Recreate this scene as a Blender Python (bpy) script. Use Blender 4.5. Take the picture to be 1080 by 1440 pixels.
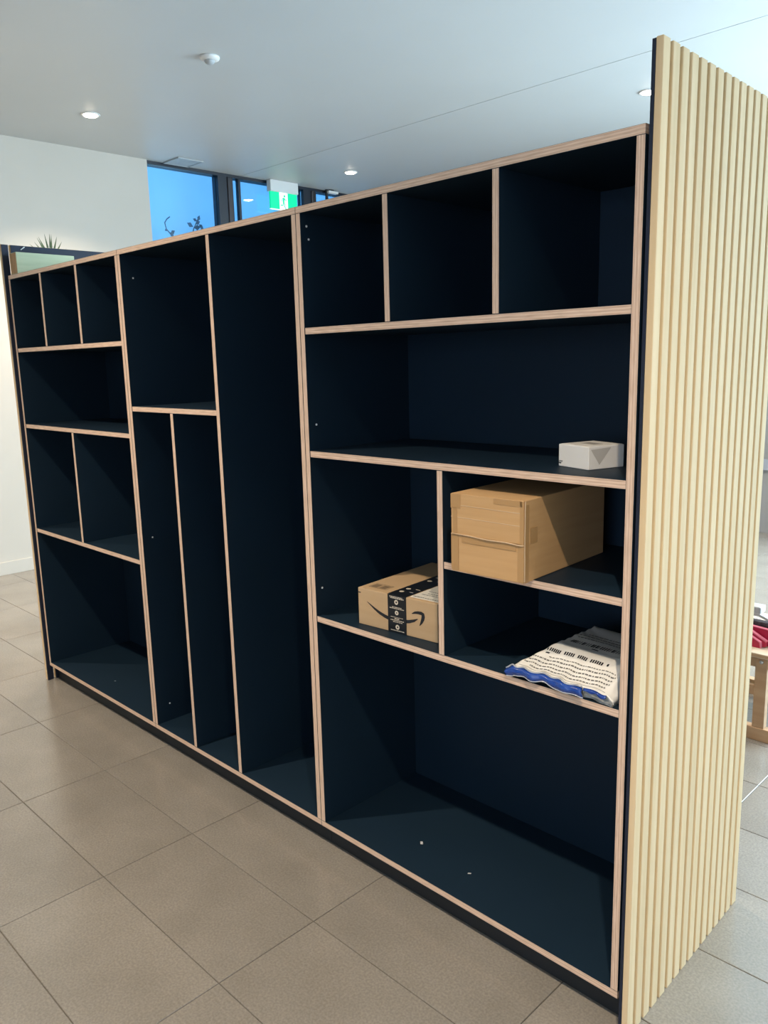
import bpy, bmesh, math, random
from mathutils import Matrix, Vector
random.seed(7)
scene = bpy.context.scene
C = scene.collection
for o in list(bpy.data.objects): bpy.data.objects.remove(o, do_unlink=True)

# ------------------------------------------------------------------ camera
F_PX = 1131.03
cam_d = bpy.data.cameras.new('camera'); cam = bpy.data.objects.new('camera', cam_d); C.objects.link(cam)
cam_d.sensor_fit = 'VERTICAL'; cam_d.sensor_height = 36.0; cam_d.lens = F_PX / 1440 * 36.0
cam_d.clip_start = .05; cam_d.clip_end = 200
r_ = Vector((0.70774, 0.70603, -0.02509)); u_ = Vector((-0.11338, 0.14857, 0.98238)); f_ = Vector((-0.69732, 0.69242, -0.18520))
m = Matrix((r_, u_, -f_)).transposed().to_4x4(); m.translation = Vector((0.75182, -1.43488, 1.47591))
cam.matrix_world = m
scene.camera = cam

# ------------------------------------------------------------------ world, daylight, exposure
world = bpy.data.worlds.new('dusk_sky'); scene.world = world; world.use_nodes = True
bgn = world.node_tree.nodes['Background']; bgn.inputs[0].default_value = (.30, .58, 1.0, 1); bgn.inputs[1].default_value = 3.6
def area(name, loc, rot, sx, sy, watts, col):
    d = bpy.data.lights.new(name, 'AREA'); d.shape = 'RECTANGLE'; d.size = sx; d.size_y = sy; d.energy = watts; d.color = col
    o = bpy.data.objects.new(name, d); C.objects.link(o); o.location = loc; o.rotation_euler = rot; return o
# daylight entering by the window wall on the right (x = 4)
area('daylight_lamp', (3.9, 3.7, 1.55), (0, math.pi/2, 0), 2.6, 2.9, 55, (.72, .89, 1.0))
# lamp of an unseen back window, added and widened to brighten the ceiling
area('daylight_lamp', (1.0, 5.25, 1.55), (-math.pi/2, 0, 0), 3.8, 2.6, 530, (.68, .90, 1.0))
# weaker lamp of an unseen window behind the camera, added as front fill
area('daylight_lamp', (1.4, -4.9, 1.75), (math.pi/2, 0, 0), 2.4, 1.4, 46, (1.0, .97, .94))
DOWNLIGHT_W = 240; DOWNLIGHT_COL = (1.0, .83, .64)
vs = scene.view_settings
vs.view_transform = 'Standard'; vs.look = 'None'; vs.gamma = 1.0; vs.exposure = 0.0; vs.use_curve_mapping = False

# ------------------------------------------------------------------ materials
def mat(name, col, rough=.5, spec=.5, metal=0.0, emit=None, estr=0.0, coat=0.0):
    mm = bpy.data.materials.new(name); mm.use_nodes = True
    b = mm.node_tree.nodes['Principled BSDF']
    b.inputs['Base Color'].default_value = (*col, 1); b.inputs['Roughness'].default_value = rough
    b.inputs['Specular IOR Level'].default_value = spec; b.inputs['Metallic'].default_value = metal
    b.inputs['Coat Weight'].default_value = coat
    if emit: b.inputs['Emission Color'].default_value = (*emit, 1); b.inputs['Emission Strength'].default_value = estr
    return mm
def nodes(mm): return mm.node_tree.nodes, mm.node_tree.links, mm.node_tree.nodes['Principled BSDF']
def noisy(name, c1, c2, scale=(5, 5, 5), detail=4, rough=.5, spec=.5, lo=.35, hi=.65, bump=0, bscale=None, rand=0, dist=0):
    """two-tone noise colour in object space, optional bump and per-object tint"""
    mm = mat(name, c1, rough, spec); n, l, b = nodes(mm)
    tc = n.new('ShaderNodeTexCoord'); mp = n.new('ShaderNodeMapping'); mp.inputs['Scale'].default_value = scale
    no = n.new('ShaderNodeTexNoise'); no.inputs['Scale'].default_value = 1; no.inputs['Detail'].default_value = detail; no.inputs['Distortion'].default_value = dist
    cr = n.new('ShaderNodeValToRGB'); e = cr.color_ramp.elements
    e[0].position = lo; e[0].color = (*c1, 1); e[1].position = hi; e[1].color = (*c2, 1)
    l.new(tc.outputs['Object'], mp.inputs[0])
    if rand:
        oi = n.new('ShaderNodeObjectInfo'); ad = n.new('ShaderNodeVectorMath'); ad.operation = 'ADD'
        ml = n.new('ShaderNodeMath'); ml.operation = 'MULTIPLY'; ml.inputs[1].default_value = 57
        l.new(oi.outputs['Random'], ml.inputs[0]); l.new(mp.outputs[0], ad.inputs[0]); l.new(ml.outputs[0], ad.inputs[1]); l.new(ad.outputs[0], no.inputs['Vector'])
        hs = n.new('ShaderNodeHueSaturation'); mr = n.new('ShaderNodeMapRange'); mr.inputs[3].default_value = 1 - rand; mr.inputs[4].default_value = 1 + rand
        l.new(oi.outputs['Random'], mr.inputs[0]); l.new(mr.outputs[0], hs.inputs['Value']); l.new(cr.outputs[0], hs.inputs['Color']); l.new(hs.outputs[0], b.inputs['Base Color'])
    else:
        l.new(mp.outputs[0], no.inputs['Vector']); l.new(cr.outputs[0], b.inputs['Base Color'])
    l.new(no.outputs[0], cr.inputs[0])
    if bump:
        n2 = n.new('ShaderNodeTexNoise'); n2.inputs['Scale'].default_value = bscale or 60; n2.inputs['Detail'].default_value = 5
        bp = n.new('ShaderNodeBump'); bp.inputs['Strength'].default_value = bump; bp.inputs['Distance'].default_value = .002
        l.new(tc.outputs['Object'], n2.inputs['Vector']); l.new(n2.outputs[0], bp.inputs['Height']); l.new(bp.outputs[0], b.inputs['Normal'])
    return mm
def ply(name, axis):
    """birch plywood edge: thin veneer layers across the thickness axis of the board, grain along it"""
    mm = mat(name, (.6, .4, .28), .55, .35); n, l, b = nodes(mm)
    tc = n.new('ShaderNodeTexCoord'); sp = n.new('ShaderNodeSeparateXYZ'); l.new(tc.outputs['Object'], sp.inputs[0])
    mu = n.new('ShaderNodeMath'); mu.operation = 'MULTIPLY'; mu.inputs[1].default_value = 2*math.pi/.0062
    l.new(sp.outputs[axis], mu.inputs[0])
    co = n.new('ShaderNodeMath'); co.operation = 'COSINE'; l.new(mu.outputs[0], co.inputs[0])
    mr = n.new('ShaderNodeMapRange'); mr.inputs[1].default_value = -1; mr.inputs[2].default_value = 1; l.new(co.outputs[0], mr.inputs[0])
    cr = n.new('ShaderNodeValToRGB'); e = cr.color_ramp.elements
    e[0].position = .25; e[0].color = (.84, .635, .49, 1); e[1].position = .85; e[1].color = (.72, .50, .365, 1)
    l.new(mr.outputs[0], cr.inputs[0])
    mp = n.new('ShaderNodeMapping'); sc = [300, 300, 300]; sc[2 if axis == 0 else 0] = 22; mp.inputs['Scale'].default_value = sc
    l.new(tc.outputs['Object'], mp.inputs[0])
    no = n.new('ShaderNodeTexNoise'); no.inputs['Scale'].default_value = 1; no.inputs['Detail'].default_value = 3; l.new(mp.outputs[0], no.inputs['Vector'])
    mx = n.new('ShaderNodeMix'); mx.data_type = 'RGBA'; mx.blend_type = 'MULTIPLY'; mx.inputs[0].default_value = .55
    c2 = n.new('ShaderNodeValToRGB'); c2.color_ramp.elements[0].position = .3; c2.color_ramp.elements[0].color = (.62, .56, .5, 1); c2.color_ramp.elements[1].position = .6; c2.color_ramp.elements[1].color = (1, 1, 1, 1)
    l.new(no.outputs[0], c2.inputs[0]); l.new(cr.outputs[0], mx.inputs[6]); l.new(c2.outputs[0], mx.inputs[7]); l.new(mx.outputs[2], b.inputs['Base Color'])
    return mm
M = {}
M['navy'] = noisy('navy_laminate', (.0080, .0210, .0375), (.0092, .0232, .0405), (3, 3, 3), 3, .5, .22)
M['plyx'] = ply('plywood_edge_vertical', 0); M['plyz'] = ply('plywood_edge_horizontal', 2)
M['plinth'] = mat('plinth_laminate', (.020, .025, .030), .55, .3)
M['slat'] = noisy('pine_slat', (.70, .52, .305), (.78, .60, .375), (45, 45, 1.6), 4, .8, .06, .3, .7, rand=.035)
M['slat_back'] = mat('panel_backing', (.016, .022, .042), .5, .3)
M['wall'] = noisy('white_paint', (.615, .575, .515), (.635, .595, .535), (2, 2, 2), 3, .75, .25, bump=.04, bscale=180)
M['ceiling'] = noisy('ceiling_paint', (.55, .57, .575), (.57, .59, .595), (1, 1, 1), 3, .45, .38)
M['grey_wall'] = noisy('grey_wall_paint', (.34, .335, .325), (.38, .37, .36), (1.3, 1.3, 1.3), 3, .6, .3)
M['rail'] = mat('painted_rail', (.42, .44, .50), .5, .3)
M['tile'] = noisy('porcelain_tile', (.245, .222, .190), (.300, .273, .237), (4.5, 4.5, 4.5), 8, .20, .9, .3, .72, bump=.10, bscale=320, rand=.03)
n, l, b = nodes(M['tile'])
src = b.inputs['Base Color'].links[0].from_socket
tc = n.new('ShaderNodeTexCoord'); no = n.new('ShaderNodeTexNoise'); no.inputs['Scale'].default_value = 170; no.inputs['Detail'].default_value = 4
cr = n.new('ShaderNodeValToRGB'); cr.color_ramp.elements[0].position = .36; cr.color_ramp.elements[0].color = (.87, .87, .87, 1); cr.color_ramp.elements[1].position = .66; cr.color_ramp.elements[1].color = (1.11, 1.11, 1.11, 1)
mx = n.new('ShaderNodeMix'); mx.data_type = 'RGBA'; mx.blend_type = 'MULTIPLY'; mx.inputs[0].default_value = 1
l.new(tc.outputs['Object'], no.inputs['Vector']); l.new(no.outputs[0], cr.inputs[0]); l.new(src, mx.inputs[6]); l.new(cr.outputs[0], mx.inputs[7]); l.new(mx.outputs[2], b.inputs['Base Color'])
M['grout'] = noisy('grout', (.12, .108, .092), (.16, .145, .125), (40, 40, 40), 3, .9, .2)
M['frame'] = mat('dark_window_frame', (.013, .018, .030), .4, .5)
M['bronze'] = mat('bronze_mullion_face', (.07, .065, .07), .28, .6, .6)
M['concrete'] = noisy('outside_concrete', (.47, .48, .50), (.58, .59, .60), (1.2, 1.2, 1.2), 8, .85, .2, .3, .7, bump=.2, bscale=12)
M['ground'] = noisy('outside_ground', (.10, .11, .09), (.16, .16, .13), (3, 3, 3), 5, .9, .2)
M['vine'] = mat('vine_stem', (.03, .05, .07), .7, .2)
M['white'] = mat('white_plastic', (.78, .79, .78), .4, .4)
M['toy_white'] = mat('toy_white_plastic', (.50, .50, .49), .4, .4)
M['grey_plastic'] = mat('grey_plastic', (.42, .45, .47), .4, .4)
M['dark_plastic'] = mat('dark_plastic', (.03, .033, .04), .4, .4)
M['lamp'] = mat('lamp_lens', (1, 1, 1), .3, .3, 0, (1, .84, .62), 30)
M['exit_green'] = mat('exit_green', (.0, .42, .2), .4, .4, 0, (.0, .66, .32), .95)
M['exit_white'] = mat('exit_white', (.8, .85, .82), .4, .4, 0, (.88, 1.0, .94), .85)
M['treated'] = noisy('treated_pine', (.42, .50, .33), (.56, .60, .42), (14, 3, 40), 5, .7, .2, .3, .7)
M['endgrain'] = noisy('pine_end_grain', (.40, .25, .13), (.52, .34, .19), (60, 20, 10), 3, .7, .2)
M['leaf'] = noisy('palm_leaf', (.055, .085, .030), (.16, .19, .085), (10, 10, 3), 3, .55, .3)
M['stem'] = mat('palm_stem', (.13, .12, .05), .6, .3)
M['pot'] = noisy('clay_pot', (.16, .15, .14), (.22, .21, .20), (9, 9, 9), 3, .7, .3)
M['soil'] = mat('soil', (.03, .022, .016), .95, .1)
M['card'] = noisy('corrugated_cardboard', (.58, .345, .155), (.64, .39, .185), (4, 4, 60), 4, .75, .2, .3, .7)
M['card_edge'] = mat('cardboard_edge', (.62, .44, .27), .8, .2)
M['card_tape'] = mat('brown_packing_tape', (.50, .295, .130), .32, .5)
M['card2'] = noisy('kraft_cardboard', (.53, .36, .20), (.58, .40, .23), (5, 5, 40), 4, .75, .2, .3, .7)
M['ink'] = mat('dark_print', (.022, .024, .028), .6, .3)
M['greyink'] = mat('grey_print', (.17, .165, .15), .7, .2)
M['fadeink'] = mat('faded_print', (.235, .165, .10), .7, .2)
M['black_tape'] = mat('black_tape', (.012, .016, .022), .33, .5)
M['tape_print'] = mat('tape_print', (.70, .62, .50), .6, .3)
M['label'] = mat('shipping_label', (.78, .75, .66), .6, .3)
M['white_card'] = noisy('white_card', (.88, .84, .77), (.91, .87, .80), (8, 8, 8), 3, .6, .3)
M['clear_tape'] = mat('clear_tape', (.62, .58, .52), .25, .5)
M['poly'] = noisy('white_poly_mailer', (.85, .82, .75), (.90, .87, .80), (9, 9, 9), 4, .42, .45)
M['poly_grey'] = mat('grey_poly_underside', (.34, .35, .34), .35, .5)
M['blue'] = noisy('blue_poly', (.012, .05, .27), (.02, .075, .36), (20, 20, 20), 3, .25, .6)
M['film'] = mat('clear_film_rim', (.42, .45, .50), .15, .7)
M['beech'] = noisy('beech_wood', (.50, .30, .16), (.58, .37, .21), (3, 30, 30), 4, .5, .35)
M['beech_top'] = noisy('pale_table_top', (.70, .58, .42), (.76, .65, .50), (3, 30, 30), 4, .5, .35)
M['steel'] = mat('steel', (.6, .6, .58), .3, .5, 1)
M['red'] = mat('red_plastic', (.52, .018, .065), .3, .5)
M['pink'] = mat('pale_red_edge', (.80, .22, .30), .35, .5)
M['dark_cloth'] = noisy('dark_mesh', (.04, .035, .038), (.075, .065, .07), (90, 90, 90), 3, .9, .1)
M['scrap'] = mat('paper_scrap', (.6, .62, .64), .8, .2)
M['screw'] = mat('screw_head', (.85, .86, .88), .4, .5, 0)
def glass(name, tint, refl=.08):
    mm = bpy.data.materials.new(name); mm.use_nodes = True; n = mm.node_tree.nodes; l = mm.node_tree.links; n.clear()
    out = n.new('ShaderNodeOutputMaterial'); mx = n.new('ShaderNodeMixShader'); tr = n.new('ShaderNodeBsdfTransparent'); gl = n.new('ShaderNodeBsdfGlossy')
    fr = n.new('ShaderNodeFresnel'); fr.inputs[0].default_value = 1.45
    tr.inputs[0].default_value = (*tint, 1); gl.inputs['Roughness'].default_value = .02
    l.new(fr.outputs[0], mx.inputs[0]); l.new(tr.outputs[0], mx.inputs[1]); l.new(gl.outputs[0], mx.inputs[2]); l.new(mx.outputs[0], out.inputs[0]); return mm
M['glass'] = glass('tinted_window_glass', (.62, .88, 1.0)); M['glass_clear'] = glass('clear_window_glass', (.96, .98, 1))

# ------------------------------------------------------------------ helpers
def link(name, me, parent=None, loc=(0, 0, 0), rot=(0, 0, 0)):
    o = bpy.data.objects.new(name, me); C.objects.link(o); o.location = loc; o.rotation_euler = rot
    if parent: o.parent = parent
    return o
def tag(o, label=None, cat=None, group=None, kind=None):
    if label: o['label'] = label
    if cat: o['category'] = cat
    if group: o['group'] = group
    if kind: o['kind'] = kind
    return o
def thing(name, label, cat, loc=(0, 0, 0), rot=(0, 0, 0), group=None):
    return tag(link(name, None, None, loc, rot), label, cat, group)
class MB:
    """collects shapes into one mesh; every face carries a material index"""
    def __init__(s): s.v = []; s.f = []; s.mi = []
    def box(s, a, b, mi=0, fm=None):
        (x0, y0, z0), (x1, y1, z1) = a, b; k = len(s.v)
        s.v += [(x0, y0, z0), (x1, y0, z0), (x1, y1, z0), (x0, y1, z0), (x0, y0, z1), (x1, y0, z1), (x1, y1, z1), (x0, y1, z1)]
        fs = {'-z': (0, 3, 2, 1), '+z': (4, 5, 6, 7), '-y': (0, 1, 5, 4), '+x': (1, 2, 6, 5), '+y': (2, 3, 7, 6), '-x': (3, 0, 4, 7)}
        for n, q in fs.items(): s.f.append(tuple(k+i for i in q)); s.mi.append((fm or {}).get(n, mi))
        return s
    def poly(s, pts, mi=0):
        k = len(s.v); s.v += [tuple(p) for p in pts]; s.f.append(tuple(range(k, k+len(pts)))); s.mi.append(mi); return s
    def strip(s, A, B, mi=0):
        k = len(s.v); n = len(A); s.v += [tuple(p) for p in A] + [tuple(p) for p in B]
        for i in range(n-1): s.f.append((k+i, k+i+1, k+n+i+1, k+n+i)); s.mi.append(mi)
        return s
    def lathe(s, prof, n=24, mi=0, c=(0, 0, 0), axis='z', cap=True):
        k = len(s.v); m_ = len(prof)
        for (r, h) in prof:
            for j in range(n):
                a = 2*math.pi*j/n; p = (r*math.cos(a), r*math.sin(a), h)
                if axis == 'y': p = (p[0], p[2], p[1])
                if axis == 'x': p = (p[2], p[0], p[1])
                s.v.append((p[0]+c[0], p[1]+c[1], p[2]+c[2]))
        for i in range(m_-1):
            for j in range(n):
                q = (k+i*n+j, k+i*n+(j+1) % n, k+(i+1)*n+(j+1) % n, k+(i+1)*n+j); s.f.append(q); s.mi.append(mi)
        if cap:
            s.f.append(tuple(k+j for j in reversed(range(n)))); s.mi.append(mi)
            s.f.append(tuple(k+(m_-1)*n+j for j in range(n))); s.mi.append(mi)
        return s
    def tube(s, pts, rad, n=6, mi=0):
        P = [Vector(p) for p in pts]; k = len(s.v)
        rr = rad if isinstance(rad, (list, tuple)) else [rad]*len(P)
        for i, p in enumerate(P):
            d = (P[min(i+1, len(P)-1)]-P[max(i-1, 0)]).normalized()
            a = d.cross(Vector((0, 0, 1)) if abs(d.z) < .9 else Vector((1, 0, 0))).normalized(); b = d.cross(a)
            for j in range(n):
                t = 2*math.pi*j/n; s.v.append(tuple(p+rr[i]*(math.cos(t)*a+math.sin(t)*b)))
        for i in range(len(P)-1):
            for j in range(n): s.f.append((k+i*n+j, k+i*n+(j+1) % n, k+(i+1)*n+(j+1) % n, k+(i+1)*n+j)); s.mi.append(mi)
        s.f.append(tuple(k+j for j in reversed(range(n)))); s.mi.append(mi)
        s.f.append(tuple(k+(len(P)-1)*n+j for j in range(n))); s.mi.append(mi)
        return s
    def mesh(s, name, mats, bevel=0, smooth=False, segs=2):
        me = bpy.data.meshes.new(name); me.from_pydata(s.v, [], s.f)
        for x in (mats if isinstance(mats, (list, tuple)) else [mats]): me.materials.append(M[x] if isinstance(x, str) else x)
        for p, i in zip(me.polygons, s.mi): p.material_index = i
        bm = bmesh.new(); bm.from_mesh(me); bmesh.ops.recalc_face_normals(bm, faces=bm.faces)
        if bevel: bmesh.ops.bevel(bm, geom=list(bm.edges), offset=bevel, segments=segs, affect='EDGES', profile=.6)
        bm.to_mesh(me); bm.free()
        if smooth:
            for p in me.polygons: p.use_smooth = True
        return me
    def build(s, name, mats, parent=None, loc=(0, 0, 0), rot=(0, 0, 0), bevel=0, smooth=False, segs=2):
        return link(name, s.mesh(name, mats, bevel, smooth, segs), parent, loc, rot)
def box(name, a, b, mats, parent=None, bevel=0, fm=None, mi=0):
    """box given by world/parent corners; origin at its centre"""
    c = tuple((p+q)/2 for p, q in zip(a, b)); h = tuple((q-p)/2 for p, q in zip(a, b))
    return MB().box(tuple(-x for x in h), h, mi, fm).build(name, mats, parent, c, (0, 0, 0), bevel)
def clone(o, parent=None, **k):
    c = o.copy(); C.objects.link(c)
    if parent: c.parent = parent
    for a, b in k.items(): setattr(c, a, b)
    return c

# ================================================================== THE ROOM
XL, XR, YB, YF, ZC = -5.28, 4.0, 5.35, -5.0, 3.071
# floor: grout bed with separate 600 x 300 tiles
floor = tag(box('floor', (XL-.1, YF-.1, -.12), (XR+.1, YB+.1, -.003), 'grout'), 'grey-brown porcelain tiled floor', None, None, 'structure')
TX, TY, X0, Y0, J = .6018, .30, -.765, .065, .0022
tile_me = MB().box((-TX/2+J/2, -TY/2+J/2, -.010), (TX/2-J/2, TY/2-J/2, 0)).mesh('tile', 'tile', .0012, segs=1)
def tilebox(i, j): return X0+i*TX, X0+(i+1)*TX, Y0+j*TY, Y0+(j+1)*TY
rest = MB()
fl = Vector(floor.location)
for i in range(-8, 8):
    for j in range(-17, 18):
        a, b, c, d = tilebox(i, j)
        if b < XL+.01 or a > XR or d < YF or c > YB: continue
        a2, b2, c2, d2 = max(a, XL), min(b, XR), max(c, YF), min(d, YB)
        whole = (a2, b2, c2, d2) == (a, b, c, d)
        if i <= 1 and j >= -6 and not (i == 1 and j < -1):
            if whole: o = link('tile', tile_me, floor, Vector(((a+b)/2, (c+d)/2, 0))-fl, (0, 0, math.pi*random.randint(0, 1)))
            else: o = MB().box((-(b2-a2)/2+J/2, -(d2-c2)/2+J/2, -.01), ((b2-a2)/2-J/2, (d2-c2)/2-J/2, 0)).build('tile', 'tile', floor, Vector(((a2+b2)/2, (c2+d2)/2, 0))-fl)
        else: rest.box((a2+J/2, c2+J/2, -.01), (b2-J/2, d2-J/2, 0))
o = rest.build('tile_field', 'tile', floor, -fl); o['kind'] = 'stuff'
# ceiling: two plasterboard sheets with a shadow joint at y = 2.93
ceil = tag(box('ceiling', (XL-.1, YF-.1, ZC+.012), (XR+.1, YB+.1, ZC+.12), 'frame'), 'pale painted plasterboard ceiling', None, None, 'structure')
cl = Vector(ceil.location)
for a, b in ((YF-.1, 2.927), (2.933, YB+.1)):
    o = box('ceiling_sheet', (XL-.1, a, ZC), (XR+.1, b, ZC+.012), 'ceiling', ceil); o.location -= cl
# walls
tag(box('wall_left', (XL-.15, YF, 0), (XL, 2.03, ZC), 'wall'), 'white painted wall behind the far end of the shelving', None, None, 'structure')
tag(box('wall_back', (XL-.15, YB, 0), (-1.0, YB+.12, ZC), 'grey_wall'), 'grey wall at the back of the room', None, None, 'structure')
wf = tag(box('wall_front', (XL-.15, YF-.12, 0), (.2, YF, ZC), 'grey_wall'), 'grey wall on the near side of the room', None, None, 'structure')
for a, b in (((2.6, YF-.12, 0), (XR+.1, YF, ZC)), ((.2, YF-.12, 0), (2.6, YF, .9)), ((.2, YF-.12, 2.4), (2.6, YF, ZC))):
    o = box('wall_section', a, b, 'grey_wall', wf); o.location -= wf.location
tag(box('baseboard_left', (XL, YF, 0), (XL+.012, 2.03, .095), 'wall', None, .002), 'white skirting board along the white wall', None, None, 'structure')
tag(box('trim_1', (XL, YB-.02, .52), (-1.0, YB, .61), 'rail', None, .003), 'pale horizontal rail along the grey back wall', None, None, 'structure')
wr = tag(box('wall_right', (XR, YF, 0), (XR+.12, 2.2, ZC), 'wall'), 'white wall beside the window wall', None, None, 'structure')
# window wall on the right; unseen fill windows added at back right and front
def window_wall(name, label, loc, rot, length, n, zb=0, zt=ZC):
    w = tag(link(name, None, None, loc, rot), label, None, None, 'structure')
    box('window_frame', (0, -.04, zb), (length, .04, zb+.12), 'frame', w); box('window_frame', (0, -.04, zt-.12), (length, .04, zt), 'frame', w)
    for k in range(n+1):
        x = k*(length-.06)/n; box('mullion', (x, -.04, zb+.12), (x+.06, .04, zt-.12), 'frame', w)
        if k < n: box('pane', (x+.06, -.004, zb+.12), (x+(length-.06)/n, .004, zt-.12), 'glass_clear', w)
window_wall('window_2', 'tall window wall on the right letting in daylight', (XR+.05, 2.2, 0), (0, 0, math.pi/2), YB-2.2, 3)
window_wall('fill_window_back', 'unseen tall window at the back right, added to brighten the ceiling', (-1.0, YB+.05, 0), (0, 0, 0), XR+1.0, 4)
window_wall('fill_window_front', 'unseen window behind the camera, added for weak front fill light', (.2, YF-.05, 0), (0, 0, 0), 2.4, 2, .9, 2.4)
# window beside the white wall
w1 = tag(link('window_1', None, None, (XL-.02, 2.03, 0)), 'dark framed window with blue dusk outside', None, None, 'structure')
L1 = YB-2.03
box('window_frame', (-.09, 0, 3.046), (.0, L1, ZC), 'frame', w1); box('window_frame', (-.09, 0, 0), (.012, L1, .10), 'frame', w1)
def mullion(y0, y1):
    box('mullion', (-.09, y0, .10), (.0, y0+(y1-y0)*.62, 3.046), 'frame', w1)
    box('mullion', (-.09, y0+(y1-y0)*.62, .10), (.014, y1, 3.046), 'bronze', w1, .012)
mullion(.668, .812); mullion(1.60, 1.745); mullion(2.53, 2.67)
box('glazing_bar', (-.06, .888, .10), (-.02, .910, 3.046), 'frame', w1)
for a, b in ((0, .668), (.812, .888), (.91, 1.60), (1.745, 2.53), (2.67, L1)):
    box('pane', (-.045, a, .10), (-.037, b, 3.046), 'glass', w1)
# outside
tag(box('wall_outside', (-6.95, -1.5, -.1), (-6.75, 9.5, 4.6), 'concrete'), 'weathered concrete boundary wall outside the window', None, None, 'structure')
tag(box('ground', (-12, -8, -.25), (XL-.16, 12, -.12), 'ground'), 'bare ground outside the window', None, None, 'structure')
def vine(label, pts, leaves):
    t = thing('climbing_vine', label, 'vine', (pts[0][0], pts[0][1], pts[0][2]))
    P0 = Vector(pts[0]); MB().tube([Vector(p)-P0 for p in pts], .006, 5).build('stem', 'vine', t)
    for (x, y, z, s, a) in leaves:
        d = Vector((0, math.cos(a), math.sin(a))); w = Vector((.25, -math.sin(a), math.cos(a)))*.35
        p = Vector((x, y, z))-P0; off = Vector((.004, 0, 0))
        b = MB(); ring = [p, p+(d*.5+w)*s, p+d*s, p+(d*.5-w)*s]
        b.poly(ring).poly([q+off for q in ring]); 
        for i in range(4): b.poly([ring[i], ring[(i+1) % 4], ring[(i+1) % 4]+off, ring[i]+off])
        b.build('leaf', 'vine', t)
xo = -6.5
vine('thin curling vine stem against the blue boundary wall, nearest the white wall', [(xo-.2, 3.02, -.12), (xo-.15, 3.03, 1.5), (xo-.05, 3.0, 2.60), (xo, 2.968, 2.71), (xo, 2.932, 2.74), (xo, 2.889, 2.782), (xo, 2.876, 2.84), (xo, 2.90, 2.875), (xo, 2.935, 2.90)],
     [(xo, 2.93, 2.74, .06, .6), (xo, 2.965, 2.715, .06, 2.4), (xo, 2.98, 2.69, .07, .3), (xo, 2.9, 2.78, .035, 3.6)])
vine('leafy vine sprig against the blue boundary wall beside the mullion', [(xo-.2, 3.12, -.12), (xo-.15, 3.13, 1.5), (xo-.05, 3.15, 2.6), (xo, 3.17, 2.74), (xo, 3.20, 2.82), (xo, 3.24, 2.89), (xo, 3.265, 2.93)],
     [(xo, 3.19, 2.83, .075, 2.7), (xo, 3.20, 2.82, .075, .2), (xo, 3.22, 2.86, .06, .5), (xo, 3.25, 2.89, .06, 1.2), (xo, 3.24, 2.89, .05, 2.8), (xo, 3.17, 2.75, .06, 3.3), (xo, 3.28, 2.80, .05, 1.1), (xo, 3.18, 2.76, .07, .1), (xo, 3.26, 2.86, .05, 5.6)])

# ================================================================== CEILING FITTINGS
def downlight(x, y, label, group=None):
    t = thing('downlight', label, 'downlight', (x, y, ZC), group=group)
    link('trim_ring', ring_me, t); link('lamp_lens', lens_me, t)
    d = bpy.data.lights.new('downlight_beam', 'SPOT'); d.energy = DOWNLIGHT_W; d.color = DOWNLIGHT_COL; d.spot_size = math.radians(116); d.spot_blend = .9; d.shadow_soft_size = .03
    o = bpy.data.objects.new('downlight_beam', d); C.objects.link(o); o.parent = t; o.location = (0, 0, -.03)
ring_me = MB().lathe([(.044, -.002), (.046, -.006), (.058, -.006), (.060, -.001), (.060, .0)], 28, cap=False).mesh('trim_ring', 'white', smooth=True)
lens_me = MB().lathe([(.0455, -.0015), (.040, -.010), (.020, -.015), (.004, -.016)], 24).mesh('lamp_lens', 'lamp', smooth=True)
downlight(-4.463, 1.184, 'lit recessed downlight in the ceiling near the white wall')
downlight(-4.597, 3.577, 'lit recessed downlight in the ceiling right of the exit sign')
downlight(-1.86, 3.563, 'lit recessed downlight half hidden by the slatted end panel')
for x, n in ((-4.5, 'by the white wall'), (-1.86, 'before the middle shelving unit'), (.79, 'before the slatted end panel')):
    downlight(x, -1.2, 'recessed ceiling downlight over the aisle '+n)
downlight(-1.86, 1.18, 'recessed ceiling downlight right behind the shelving, above the frame edge'); downlight(.79, 3.56, 'recessed ceiling downlight near the back right windows')
t = thing('smoke_detector', 'small white round smoke detector on the ceiling', 'smoke detector', (-3.128, 1.208, ZC))
MB().lathe([(.052, 0), (.053, -.006), (.050, -.013), (.036, -.019), (.030, -.020)], 28).build('base', 'white', t, smooth=True)
MB().lathe([(.026, -.019), (.027, -.026), (.022, -.034), (.012, -.039), (.003, -.040)], 20).build('sensor_dome', 'grey_plastic', t, (.004, -.004, 0), smooth=True)
t = thing('ceiling_vent', 'square flush ceiling vent above the window', 'vent', (-5.165, 2.288, ZC))
for a, b in (((-.115, -.115), (.115, -.10)), ((-.115, .10), (.115, .115)), ((-.115, -.10), (-.10, .10)), ((.10, -.10), (.115, .10))):
    box('frame', (a[0], a[1], -.010), (b[0], b[1], 0), 'grey_plastic', t, .002)
for k in range(9): box('louvre', (-.10+k*.0222+.002, -.10, -.007), (-.10+k*.0222+.0185, .10, -.003), 'grey_plastic', t)
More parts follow.
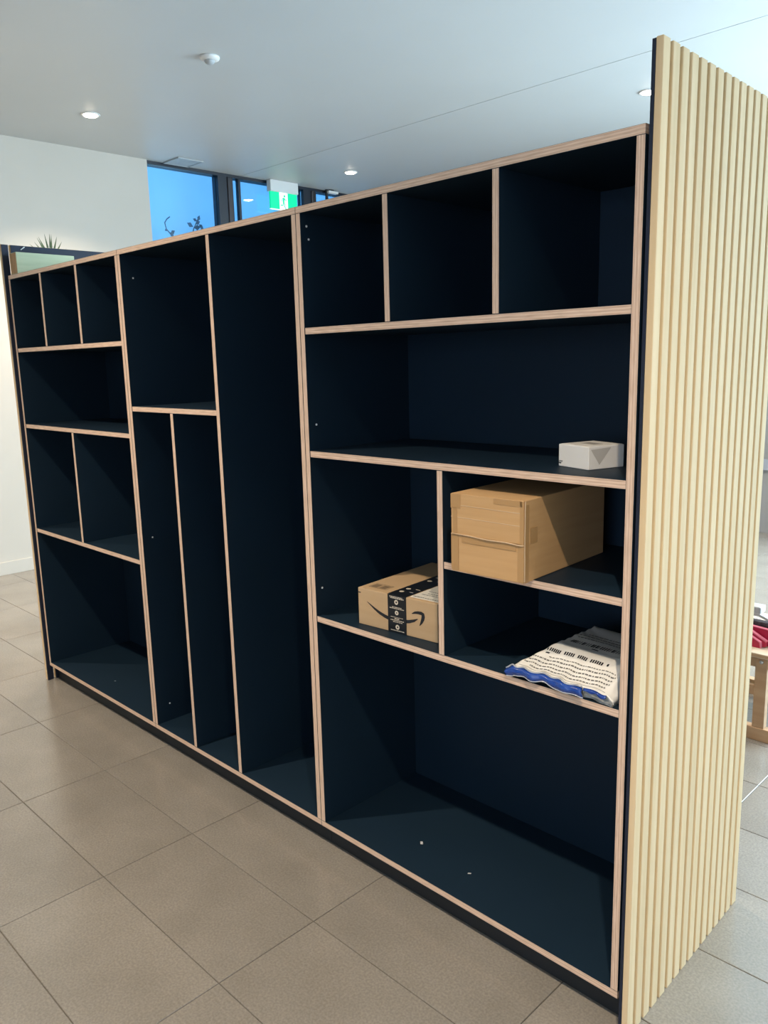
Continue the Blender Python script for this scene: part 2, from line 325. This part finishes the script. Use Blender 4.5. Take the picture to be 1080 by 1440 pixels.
# exit sign on the ceiling in front of the window
t = thing('exit_sign', 'green and white running man exit sign hung from the ceiling', 'exit sign', (-5.245, 3.35, ZC))
box('housing', (-.035, -.157, -.098), (.022, .157, 0), 'white', t, .006)
sp_ = box('sign_plate', (-.012, -.152, -.243), (.006, .150, -.098), 'exit_green', t, .002)
pc = Vector(sp_.location)
box('white_panel', (.0055, -.052, -.243), (.0085, .040, -.099), 'exit_white', t)
box('rim', (-.012, -.153, -.248), (.008, .151, -.243), 'exit_white', t)
man = MB()
X = .0092
def seg(pts, w):
    A = []; B = []
    for i, p in enumerate(pts):
        q = Vector(pts[min(i+1, len(pts)-1)])-Vector(pts[max(i-1, 0)]); q = Vector((-q[1], q[0])).normalized()*(w[i] if isinstance(w, list) else w)/2
        A.append((X, p[0]+q[0], p[1]+q[1])); B.append((X, p[0]-q[0], p[1]-q[1]))
    man.strip(A, B)
man.lathe([(.0105, 0), (.0105, .0012), (.001, .0014)], 14, c=(X-.001, .004, -.126), axis='x')
seg([(-.002, -.14), (-.006, -.16), (-.010, -.182)], [.020, .018, .018])
seg([(-.008, -.180), (.006, -.198), (.002, -.215), (.018, -.235)], .010)
seg([(-.012, -.182), (-.014, -.205), (-.036, -.207), (-.044, -.202)], .010)
seg([(.000, -.146), (.016, -.160), (.026, -.152)], .008)
seg([(-.006, -.145), (-.022, -.152), (-.026, -.172)], .008)
man.build('running_figure', 'exit_green', t)
t = thing('ceiling_sensor', 'small white sensor bar on a dark bracket at the window head', 'sensor', (-5.25, 3.90, ZC))
box('sensor_bar', (-.02, -.02, -.034), (.025, .10, -.012), 'white', t, .004); box('bracket', (-.02, -.03, -.10), (.0, -.008, -.0), 'dark_plastic', t, .002); box('mount', (-.015, .0, -.012), (.015, .05, 0), 'dark_plastic', t)

# ================================================================== SHELVING (three 1 m units)
T = .018; D = .42; ZT = 1.883; ZB = .076; PLY_Y = 0.0
LAM = dict(mats_v=['navy', 'plyx'], mats_h=['navy', 'plyz'])
def vboard(name, xc, z0, z1, t, y1=None, w=T):
    return box(name, (xc-w/2, 0, z0), (xc+w/2, y1 or D, z1), ['navy', 'plyx'], t, .0006, {'-y': 1})
def hboard(name, x0, x1, zc, t, ends=False, y0=0.0):
    return box(name, (x0, y0, zc-T/2), (x1, D, zc+T/2), ['navy', 'plyz'], t, .0006, {'-y': 1, '-x': 1, '+x': 1} if ends else {'-y': 1})
def unit(xl, label):
    t = thing('shelving_unit', label, 'shelving unit', (xl, 0, 0), group='three joined navy shelving units')
    g = .0006
    hboard('top_panel', g, 1-g, ZT-T/2, t, True); hboard('bottom_panel', g, 1-g, ZB+T/2, t, True)
    vboard('side_panel', T/2+g, ZB+T, ZT-T, t); vboard('side_panel', 1-T/2-g, ZB+T, ZT-T, t)
    box('back_panel', (T+g, D-.012, ZB+T), (1-T-g, D, ZT-T), 'navy', t)
    box('plinth', (.0006, .038, 0), (.9994, .056, ZB), 'plinth', t)
    return t
ZI0, ZI1 = ZB+T, ZT-T
def shelf(t, x0, x1, zc): hboard('shelf', x0+.0003, x1-.0003, zc, t, y0=.0015)
def divider(t, xc, z0, z1): vboard('divider', xc, z0+.0003, z1-.0003, t, D-.013)
H = T/2; IL, IR = T+.0006, 1-T-.0006
def screw(t, x, y, z):
    MB().lathe([(.0032, 0), (.0030, .0012), (.0012, .0016)], 10, axis='x').build('screw', 'screw', t, (x, y, z))
A = unit(-3, 'navy shelving unit farthest from the camera, with seven compartments')
for z in (1.560, 1.2245, .743): shelf(A, IL, IR, z)
for x in (.333, .663): divider(A, x, 1.560+H, ZI1)
divider(A, .4985, .743+H, 1.2245-H)
B = unit(-2, 'middle navy shelving unit with tall narrow vertical compartments')
divider(B, .574, ZI0, ZI1); shelf(B, IL, .574-H, 1.3252); divider(B, .2915, ZI0, 1.3252-H)
for y, z in ((.046, 1.787), (.041, .84), (.058, .165)): screw(B, T+.0006, y, z)
U = unit(-1, 'navy shelving unit nearest the camera, holding the parcels')
for z in (1.5592, 1.2238, .743): shelf(U, IL, IR, z)
for x in (.3355, .6635): divider(U, x, 1.5592+H, ZI1)
divider(U, .4975, .743+H, 1.2238-H)
shelf(U, .4975+H, IR, .9836)
for y, z in ((.021, 1.833), (.027, 1.80), (.028, 1.304), (.025, .831)): screw(U, T+.0006, y, z)

# slatted end panels: navy backing board, vertical pine slats, one loose end strip
PH = 2.017; PITCH = .0395; SW = .0275
slat_me = MB().box((0, -SW/2, 0), (.014, SW/2, PH)).mesh('slat', 'slat', .0012, segs=1)
def endpanel(label, loc, rot, sx=1.0):
    t = thing('slatted_end_panel', label, 'slatted panel', loc, rot, 'slatted end panels')
    box('backing_board', (0, .0, 0), (.007, 14*PITCH+SW, PH-.002), 'slat_back', t)
    box('backing_strip', (0, 15*PITCH, 0), (.007, 15*PITCH+SW, PH-.002), 'slat_back', t)
    for k in range(16): link('slat', slat_me, t, (.007, k*PITCH+SW/2, 0)).scale.x = sx
    for z in (.3, 1.75): box('batten', (-.006, 13*PITCH, z), (-.0002, 15*PITCH+SW-.004, z+.05), 'slat_back', t)
    return t
endpanel('tall vertical pine slat end panel standing nearest the camera', (.0092, -.0115, 0), (0, .0014, .018))
pl_ = endpanel('far pine slat end panel seen edge-on by the white wall', (-3.0075, .6085, 0), (0, 0, math.pi), 1.5)
MB().tube([(-.001, .5385, 1.998), (-.004, .53, 2.005), (-.001, .5215, 2.011)], .0022, 6).build('cable_tie', 'white', pl_)

# treated timber offcut lying on the far unit
t = thing('timber_offcut', 'pale green treated timber offcut lying on top of the far shelving unit', 'timber', (-2.936, 0, ZT+.0005))
MB().box((-.036, .004, 0), (.036, .262, .090), 0, {'-y': 1, '+y': 1}).build('timber', ['treated', 'endgrain'], t, bevel=.002)

# palm behind the far end panel
t = thing('palm_plant', 'potted palm behind the far end panel, only its leaf tips showing', 'plant', (-3.62, .47, 0))
MB().lathe([(.10, 0), (.13, .02), (.15, .30), (.155, .32), (.14, .32), (.135, .285), (.02, .285)], 24).build('pot', 'pot', t, smooth=True)
MB().lathe([(.136, .27), (.132, .29), (.02, .30)], 20).build('soil', 'soil', t)
def frond(tip, mid, n=9, length=.14, sp=1.0):
    P = [Vector((0, 0, .29)), Vector(mid), Vector(tip)]
    def q(s): return (1-s)**2*P[0]+2*s*(1-s)*P[1]+s*s*P[2]
    pts = [q(i/12) for i in range(13)]
    st = MB().tube(pts, [.007-.005*i/12 for i in range(13)], 5).build('frond', 'stem', t)
    for k in range(n):
        s = .62+.38*k/(n-1); base = q(min(s, 1)); d = (q(min(s+.02, 1.02))-q(s-.02)).normalized()
        for sd in (-1, 1):
            side = Vector((0, 1, 0)); side = (side-side.dot(d)*d).normalized()
            ll = length*(1-.35*abs(s-.8)/.2*.5)*random.uniform(.85, 1.1); dirv = (d*.75+side*sd*.75*sp+Vector((random.uniform(-.15, .15), 0, 0))).normalized()
            e = base+dirv*ll-Vector((0, 0, .012)); md = base+dirv*ll*.5+Vector((0, 0, .008)); w = dirv.cross(Vector((1, 0, .2))).normalized()*.0055; o_ = Vector((.0012, 0, 0))
            b = MB(); r1 = [base, md+w, e, md-w]; b.poly(r1).poly([x+o_ for x in r1])
            for i in range(4): b.poly([r1[i], r1[(i+1) % 4], r1[(i+1) % 4]+o_, r1[i]+o_])
            b.build('leaflet', 'leaf', st)
fan = MB().tube([(0, 0, .29), (.01, .01, 1.2), (0, .0, 2.055)], [.008, .006, .003], 5).build('frond', 'stem', t)
for k in range(15):
    a = math.radians(-62+k*8.6+random.uniform(-2, 2)); ll = .125-.03*abs(k-7)/7+random.uniform(-.012, .012)
    if k in (11,): continue
    dv = Vector((.10*math.sin(k*2.1), math.sin(a), math.cos(a))); bs = Vector((0, (k-7)*.004, 2.05-.002*abs(k-7))); e = bs+dv*ll+Vector((0, .006*math.sin(a), -.006*abs(math.sin(a)))); md = bs+dv*ll*.5; w_ = Vector((0, math.cos(a), -math.sin(a)))*.0048; o_ = Vector((.0014, 0, 0))
    b = MB(); r1 = [bs, md+w_, e, md-w_]; b.poly(r1).poly([x+o_ for x in r1])
    for i in range(4): b.poly([r1[i], r1[(i+1) % 4], r1[(i+1) % 4]+o_, r1[i]+o_])
    b.build('leaflet', 'leaf', fan)
frond((.05, .10, 2.02), (.03, .05, 1.3), 6, .12, .7); frond((-.06, .03, 1.9), (-.1, .05, 1.2)); frond((.02, .16, 1.75), (0, .1, 1.2), 7); frond((-.12, .10, 1.6), (-.05, .05, 1.0), 7)

# ================================================================== PARCELS
# big plain carton, slightly proud of its shelf
zs = .9836+H+.0006
t = thing('cardboard_carton', 'plain brown cardboard carton jutting out of the right compartment', 'carton', (-.425, -.049, zs), (0, 0, .045))
w, d, h = .196, .36, .182
box('carton_body', (0, .003, 0), (w, d, h), 'card', t, .0025)
box('front_flap', (.001, 0, .0), (w-.001, .004, .0855), 'card', t, .0012)
box('front_flap', (.001, -.0015, .0865), (w-.001, .004, h), 'card', t, .0012)
MB().tube([(.002, -.003, .0885), (.05, -.0025, .088), (.1, -.004, .0855), (.15, -.003, .086), (.19, -.0035, .084), (.196, -.001, .085)], .0016, 6).build('flap_edge', 'card_edge', t, smooth=True)
for z in (.128, .156): MB().tube([(.0, -.0012, z), (.1, -.0016, z-.001), (w-.006, -.0012, z-.002)], .0008, 5).build('crease', 'card_edge', t)
box('tape', (.0, -.0022, .148), (.028, -.0012, .181), 'card_tape', t); box('tape', (.0, -.0012, .004), (.020, -.0004, .086), 'card_tape', t)
box('tape', (w-.016, -.0012, .004), (w, -.0004, .083), 'card_tape', t); box('tape', (w-.010, -.0022, .086), (w+.0, -.0012, .18), 'card_tape', t)
box('tape', (.118, -.0022, .168), (w-.004, -.0012, .181), 'card_tape', t); box('tape', (.006, -.0022, .088), (.018, -.0016, .15), 'card_tape', t)
box('tape', (.030, -.0012, .070), (w-.02, -.0005, .085), 'card_tape', t)
box('tape', (w-.0002, .022, .084), (w+.0006, .052, .119), 'card_tape', t); box('tape', (w-.0002, .004, .0), (w+.0005, .018, h-.01), 'card_tape', t)
MB().tube([(w+.001, .001, .004), (w+.001, .001, .09), (w+.001, .002, h-.002)], .0014, 6).build('corner_edge', 'card_edge', t)

# parcel box with smile print and black tape
zs = .743+H+.0006
t = thing('parcel_box', 'brown parcel box with smile arrow print and black tape on the left shelf', 'parcel', (-.838, .034, zs), (0, 0, .075))
w, d, h = .276, .338, .105
box('box_body', (0, 0, 0), (w, d, h), 'card2', t, .002)
def front(u, v, e=.0004): return (u*w, -e, v*h)
def ribbon(name, pts, ws, m_, e=.0004, face=None):
    fn = face or (lambda u, v: front(u, v, e)); a = w/h
    A_ = []; B_ = []
    for i, p in enumerate(pts):
        q = (pts[min(i+1, len(pts)-1)][0]-pts[max(i-1, 0)][0])*w, (pts[min(i+1, len(pts)-1)][1]-pts[max(i-1, 0)][1])*h
        L = math.hypot(*q); nx, ny = -q[1]/L, q[0]/L; k = ws[i]/2
        A_.append(fn(p[0]+nx*k/w, p[1]+ny*k/h)); B_.append(fn(p[0]-nx*k/w, p[1]-ny*k/h))
    return MB().strip(A_, B_)
sm = ribbon('s', [(.12, .66), (.17, .585), (.22, .51), (.28, .435), (.35, .375), (.42, .335), (.50, .325), (.58, .345), (.66, .385), (.72, .44), (.765, .505)], [.001, .004, .0065, .0085, .010, .0105, .0105, .010, .009, .007, .002], 'ink')
ah = ribbon('s', [(.695, .615), (.73, .655), (.77, .675), (.81, .675), (.828, .655), (.832, .60), (.825, .52), (.81, .44), (.788, .345)], [.002, .006, .008, .0095, .011, .011, .010, .0075, .002], 'ink')
k = len(sm.v); sm.v += ah.v; sm.f += [tuple(i+k for i in f) for f in ah.f]; sm.mi += ah.mi
sm.build('smile_print', 'ink', t)
TU0, TU1 = .395, .625
MB().box((TU0*w, -.0012, 0), (TU1*w, 0, h+.0008)).box((TU0*w, -.0012, h), (TU1*w, d, h+.001)).build('black_tape', 'black_tape', t)
pr = MB()
def ringf(cu, cv, ro, ri):
    n = 18; A_ = []; B_ = []
    for i in range(n+1):
        a = 2*math.pi*i/n; A_.append((cu*w+ro*math.cos(a), -.0016, cv*h+ro*math.sin(a))); B_.append((cu*w+ri*math.cos(a), -.0016, cv*h+ri*math.sin(a)))
    pr.strip(A_, B_)
def bars(u0, u1, v, hh, e=.0016, wmin=.002, wmax=.007):
    x = u0*w
    while x < u1*w:
        L = min(random.uniform(wmin, wmax), u1*w-x); pr.poly([(x, -e, v*h), (x+L, -e, v*h), (x+L, -e, v*h+hh), (x, -e, v*h+hh)]); x += L+.0012
ringf(.505, .82, .0068, .0028); ringf(.508, .54, .0062, .0022); ringf(.515, .16, .0068, .0026)
for (a, b, v, hh) in ((.42, .58, .945, .0022), (.43, .60, .91, .0026), (.45, .57, .675, .0018), (.42, .60, .64, .0022), (.43, .59, .41, .0014), (.48, .54, .365, .003), (.43, .60, .325, .0022), (.46, .58, .285, .0018), (.43, .60, .055, .0022)): bars(a, b, v, hh)
for (y, k) in ((.035, 1), (.065, 1), (.16, 1), (.20, 1)):
    n = 16; pr.poly([((TU0+TU1)/2*w+(-.012 if k else 0)+.0075*math.cos(2*math.pi*i/n), y+.0065*math.sin(2*math.pi*i/n), h+.0014) for i in range(n)])
    pr.poly([(TU1*w-.022, y+.004, h+.0014), (TU1*w-.008, y+.004, h+.0014), (TU1*w-.008, y+.007, h+.0014), (TU1*w-.022, y+.007, h+.0014)])
pr.build('tape_print', 'tape_print', t)
box('shipping_label', (TU1*w+.004, .012, h), (w-.006, .20, h+.0008), 'label', t)
lp = MB()
for (y, x0, x1) in ((.020, .18, .27), (.045, .19, .26), (.058, .2, .25), (.075, .19, .262), (.15, .185, .265), (.17, .185, .24)):
    x = x0
    while x < x1: L = random.uniform(.003, .012); lp.poly([(x, y, h+.0012), (min(x+L, x1), y, h+.0012), (min(x+L, x1), y+.004, h+.0012), (x, y+.004, h+.0012)]); x += L+.002
lp.poly([(.215+.016*math.cos(a*math.pi/8), .115+.016*math.sin(a*math.pi/8), h+.0012) for a in range(16)])
lp.build('label_print', 'greyink', t)
ip = MB()
for a, b in (((.020, .022), (.082, .024)), ((.020, .058), (.082, .060)), ((.020, .022), (.022, .060)), ((.080, .022), (.082, .060)), ((.050, .022), (.0515, .060)), ((.024, .026), (.046, .054)), ((.055, .026), (.076, .054))):
    ip.poly([(a[0], a[1], h+.0004), (b[0], a[1], h+.0004), (b[0], b[1], h+.0004), (a[0], b[1], h+.0004)])
ip.build('handling_print', 'fadeink', t)
box('edge_mark', (-.0004, -.0004, h*.86), (.010, .002, h*.885), 'ink', t)

# little white carton on the upper shelf
zs = 1.2238+H+.0006
t = thing('white_box', 'small white box on the upper shelf beside the right post', 'box', (-.244, .111, zs), (0, 0, -.31))
w, d, h = .0985, .100, .0495
box('box_body', (0, 0, 0), (w, d, h), 'white_card', t, .0018)
box('top_flap', (.004, .004, h-.0004), (w-.003, d-.003, h+.0008), 'white_card', t, .0005)
MB().box((.030, .035, h+.0008), (.075, .062, h+.0013)).build('top_tape', 'clear_tape', t)
MB().poly([(w+.0006, .006, h-.006), (w+.0006, .062, h-.004), (w+.0006, .030, .010)]).poly([(w+.0001, .006, h-.006), (w+.0001, .062, h-.004), (w+.0001, .030, .010)]).build('side_tape', 'clear_tape', t)
MB().box((.0, -.0003, .006), (.009, .0002, .0085)).box((.001, -.0003, .0095), (.013, .0002, .0108)).box((.0025, -.0003, .012), (.014, .0002, .0130)).build('small_print', 'ink', t)

# padded poly mailer
zs = .743+H+.0006
t = thing('poly_mailer', 'white plastic mailer bag with printed text and blue seam on the lower right shelf', 'mailer', (-.305, .0, zs))
W, Dp = .272, .285
def sst(t_): t_ = min(1, max(0, t_)); return t_*t_*(3-2*t_)
def xl(v): return .058*sst(v/.34)
def hm(x, y):
    v = y/Dp; u = (x-xl(v))/(W-xl(v))
    e = sst(u/.09)*sst((1-u)/.06); ev = sst((1-v)/.10)
    base = .029+.042*sst(v/.34+.04)-.006*max(0, v-.4)-.004*u
    wr = .0007*math.sin(38*u+9*v)*math.exp(-v*5)+.0009*math.sin(22*v+5*u)+.0012*math.exp(-((v-.33-.03*u)/.02)**2)+.0014*math.sin(60*u-30*v)*math.exp(-((u-.97)/.1)**2)+.0012*math.sin(45*u+60*v)*math.exp(-((u-.05)/.12)**2)
    return .008+(base-.008+wr)*(.42+.58*e)*(.5+.5*ev)
nx, ny = 56, 60
b = MB(); top = []; 
def fy(u): return .0035*math.sin(17*u+.5)+.002*math.sin(41*u)
for j in range(ny+1):
    for i in range(nx+1):
        u = i/nx; v = j/ny; x = xl(v)+u*(W-xl(v)); y = fy(u)*(1-v)**3+v*Dp
        b.v.append((x, y, hm(x, v*Dp)))
n0 = len(b.v)
for j in range(ny+1):
    for i in range(nx+1):
        u = i/nx; v = j/ny; x, y, z = b.v[j*(nx+1)+i]
        lift = .010*(1-u)*max(0, 1-v/.1)
        b.v.append((x*.985+.002, y+(.014 if j == 0 else 0)*(1-v), min(z-.002, 0+lift)))
def id_(i, j, o_=0): return o_+j*(nx+1)+i
for j in range(ny):
    for i in range(nx):
        b.f.append((id_(i, j), id_(i+1, j), id_(i+1, j+1), id_(i, j+1))); b.mi.append(0)
        b.f.append((id_(i, j, n0), id_(i, j+1, n0), id_(i+1, j+1, n0), id_(i+1, j, n0))); b.mi.append(1)
for i in range(nx):
    b.f.append((id_(i, 0), id_(i, 0, n0), id_(i+1, 0, n0), id_(i+1, 0))); b.mi.append(1)
    b.f.append((id_(i, ny), id_(i+1, ny), id_(i+1, ny, n0), id_(i, ny, n0))); b.mi.append(0)
for j in range(ny):
    b.f.append((id_(0, j), id_(0, j+1), id_(0, j+1, n0), id_(0, j, n0))); b.mi.append(0)
    b.f.append((id_(nx, j), id_(nx, j, n0), id_(nx, j+1, n0), id_(nx, j+1))); b.mi.append(0)
b.build('bag', ['poly', 'poly_grey'], t, smooth=True)
# blue hem folded down along the front, rim of clear film above it
A_, B_, R_ = [], [], []
for i in range(41):
    u = i/40*.74; x = u*W; z = hm(x, 0); q = .5+.5*math.sin(19*u+1.2)*math.cos(7*u)
    A_.append((x, fy(u)-.002, z+.0006)); B_.append((x+.006, fy(u)-.006-.004*q, max(.0035, z-.015-.008*q))); R_.append((x, fy(u)-.0025+.001*math.sin(50*u), z+.0012+.0016*math.sin(37*u)))
mid = [((a[0]+c[0])/2, min(a[1], c[1])-.004, (a[2]+c[2])/2+.003) for a, c in zip(A_, B_)]
hem = MB().strip(A_, mid).strip(mid, B_).build('blue_hem', 'blue', t, smooth=True)
so = hem.modifiers.new('thickness', 'SOLIDIFY'); so.thickness = .0012
MB().tube(R_, .0021, 6).build('film_rim', 'film', t, smooth=True); MB().tube([(p[0], p[1], p[2]) for p in B_], .0014, 6).build('film_rim', 'film', t, smooth=True)
A2, B2 = [], []
for i in range(13):
    u = .75+i/12*.2; x = u*W; z = hm(x, 0); A2.append((x, fy(u)-.0015, z+.0006)); B2.append((x, fy(u)-.006, z-.006+.002*math.sin(60*u)))
h2 = MB().strip(A2, B2).build('blue_hem', 'blue', t, smooth=True); so = h2.modifiers.new('thickness', 'SOLIDIFY'); so.thickness = .0012
ink = MB(); gink = MB()
def onbag(x, y):
    v = y/Dp; u = (x-xl(v))/(W-xl(v)); return (x, y+fy(u)*(1-v)**3, hm(x, y)+.0010)
def word(bm_, x0, x1, y0, y1):
    n = max(1, int((x1-x0)/.003)); A_ = []; B_ = []
    for i in range(n+1):
        x = x0+(x1-x0)*i/n; A_.append(onbag(x, y0)); B_.append(onbag(x, y1))
    bm_.strip(A_, B_)
def line(bm_, x0, x1, y, hh, slope, lo, hi, gap):
    x = x0
    while x < x1:
        L = random.uniform(lo, hi); e = min(x+L, x1); yy = y+slope*(x-x0); word(bm_, x, e, yy, yy+hh); x = e+gap
for k, (x0, x1) in enumerate(((.055, .245), (.034, .250), (.040, .252), (.046, .254), (.085, .250))): line(gink, x0, x1, .0135+k*.0088, .0030 if k != 4 else .002, .010, .002, .008, .0020)
word(gink, .03, .25, .0075, .0082)
x = .075
for n in (6, 5, 5, 6):                         # the bold heading line, too small to read
    for k in range(n): word(ink, x, x+.0036, .0615, .0700); x += .0052
    x += .0075
word(ink, .068, .0715, .0625, .068); word(ink, x, x+.004, .062, .069); word(ink, .070, .080, .0545, .0575)
for k in range(22): x = .092+k*.0058; word(ink, x, x+random.choice((.0018, .0032, .0044)), .122, .139)
word(ink, .155, .172, .109, .114)
for k, (x0, x1) in enumerate(((.09, .22), (.085, .21), (.10, .23))): line(gink, x0, x1, .160+k*.016, .0036, .01, .003, .012, .002)
tag(ink.build('printed_heading', 'ink', t), kind='stuff'); tag(gink.build('printed_text', 'greyink', t), kind='stuff')
# specks left on the boards
def scrap(label, x, y, z, s, a):
    o = MB().poly([(-s, -s*.4, 0), (s*.8, -s*.5, .001), (s, s*.4, .0005), (-s*.7, s*.5, 0)]).poly([(-s, -s*.4, .0008), (s*.8, -s*.5, .0018), (s, s*.4, .0013), (-s*.7, s*.5, .0008)]).build('paper_scrap', 'scrap', None, (x, y, z), (0, 0, a)); tag(o, label, 'scrap')
zb = ZB+T+.0008
scrap('tiny pale paper speck on the bottom board of the nearest unit, towards the right', -.501, .102, zb, .005, .5)
scrap('thin pale scuffed scrap on the bottom board of the nearest unit, towards the left', -.692, .118, zb, .008, -.75)
scrap('tiny pale speck on the bottom board of the far unit', -2.527, .097, zb, .005, .2)
scrap('tiny pale speck on the shelf above the carton, at its front edge', -.485, .016, 1.2238+H+.0008, .0045, .1)

# ================================================================== PLAY TABLE BEHIND THE END PANEL
t = thing('play_table', 'low beech wood table half hidden behind the slatted end panel', 'table', (-.62, 1.6, 0))
x0, x1, dy = -.42, .375, .50
box('table_top', (x0, -.012, .334), (x1, dy, .352), ['beech_top', 'beech'], t, .003, {'-y': 1, '-x': 1, '+x': 1})
for y in (0, dy-.034):
    box('apron', (x0+.02, y+.002, .292), (x1-.02, y+.024, .334), 'beech', t, .002)
    box('middle_rail', (x0+.04, y+.004, .178), (x1-.06, y+.022, .216), 'beech', t, .002)
    box('foot_rail', (x0+.0, y-.006, .0), (x1+.0, y+.030, .052), 'beech', t, .003)
    for xx in (.303, x0+.03): 
        o = box('leg', (xx, y-.003, .052), (xx+.044, y+.028, .334), 'beech', t, .002)
        MB().lathe([(.0075, 0), (.0075, -.004), (.005, -.007), (.001, -.008)], 14, axis='y').build('bolt', 'steel', o, (0, -.0155, .125), smooth=True)
# toys on it
t = thing('toy_tray', 'red plastic toy tray with sloping front board on the low table', 'toy', (-.40, 1.66, .3525))
def wedge(name, pts, y0, y1, m_, par, bev=.002):
    b = MB(); A_ = [(p[0], y0, p[1]) for p in pts]; B_ = [(p[0], y1, p[1]) for p in pts]; n = len(pts)
    b.poly(A_).poly(B_[::-1])
    for i in range(n): b.poly([A_[i], A_[(i+1) % n], B_[(i+1) % n], B_[i]])
    return b.build(name, m_, par, bevel=bev)
wedge('front_board', [(-.10, 0), (.078, 0), (.075, .022), (.03, .044), (-.10, .062)], -.012, .0, 'red', t)
wedge('board_rim', [(-.10, .062), (.03, .044), (.075, .022), (.078, .0), (.081, .0), (.079, .024), (.032, .047), (-.10, .065)], -.013, .001, 'pink', t, .0006)
wedge('sloping_board', [(-.10, .125), (.09, .022), (.098, .025), (.094, .004), (.080, 0), (.06, .02), (-.10, .098)], .004, .018, 'red', t)
wedge('board_rim', [(-.10, .125), (.094, .022), (.097, .026), (-.10, .130)], .003, .019, 'pink', t, .0006)
wedge('side_board', [(.0, .0), (.16, .0), (.16, .060), (.0, .070)], .026, .040, 'red', t)
wedge('board_rim', [(.0, .070), (.16, .060), (.16, .063), (.0, .073)], .025, .041, 'pink', t, .0006)
box('mesh_lining', (-.09, .044, .0), (.11, .085, .086), 'dark_cloth', t, .01)
t = thing('white_toy_frame', 'white plastic toy part lying on the red toy tray', 'toy', (-.44, 1.81, .3175))
wedge('curved_arm', [(-.06, .115), (-.02, .122), (.05, .122), (.14, .09), (.14, .082), (.05, .110), (-.02, .110), (-.06, .100)], -.01, .012, 'toy_white', t)
box('block', (-.02, -.008, .118), (.058, .05, .148), 'toy_white', t, .006)
box('post', (-.055, -.008, .0355), (-.035, .012, .112), 'toy_white', t, .003)
box('post', (.115, -.008, .0355), (.135, .012, .095), 'toy_white', t, .003)
MB().lathe([(.006, 0), (.006, -.003), (.001, -.004)], 10, axis='y').build('rivet', 'dark_plastic', t, (-.008, -.0085, .138)); MB().lathe([(.006, 0), (.006, -.003), (.001, -.004)], 10, axis='y').build('rivet', 'dark_plastic', t, (-.004, -.0115, .116))
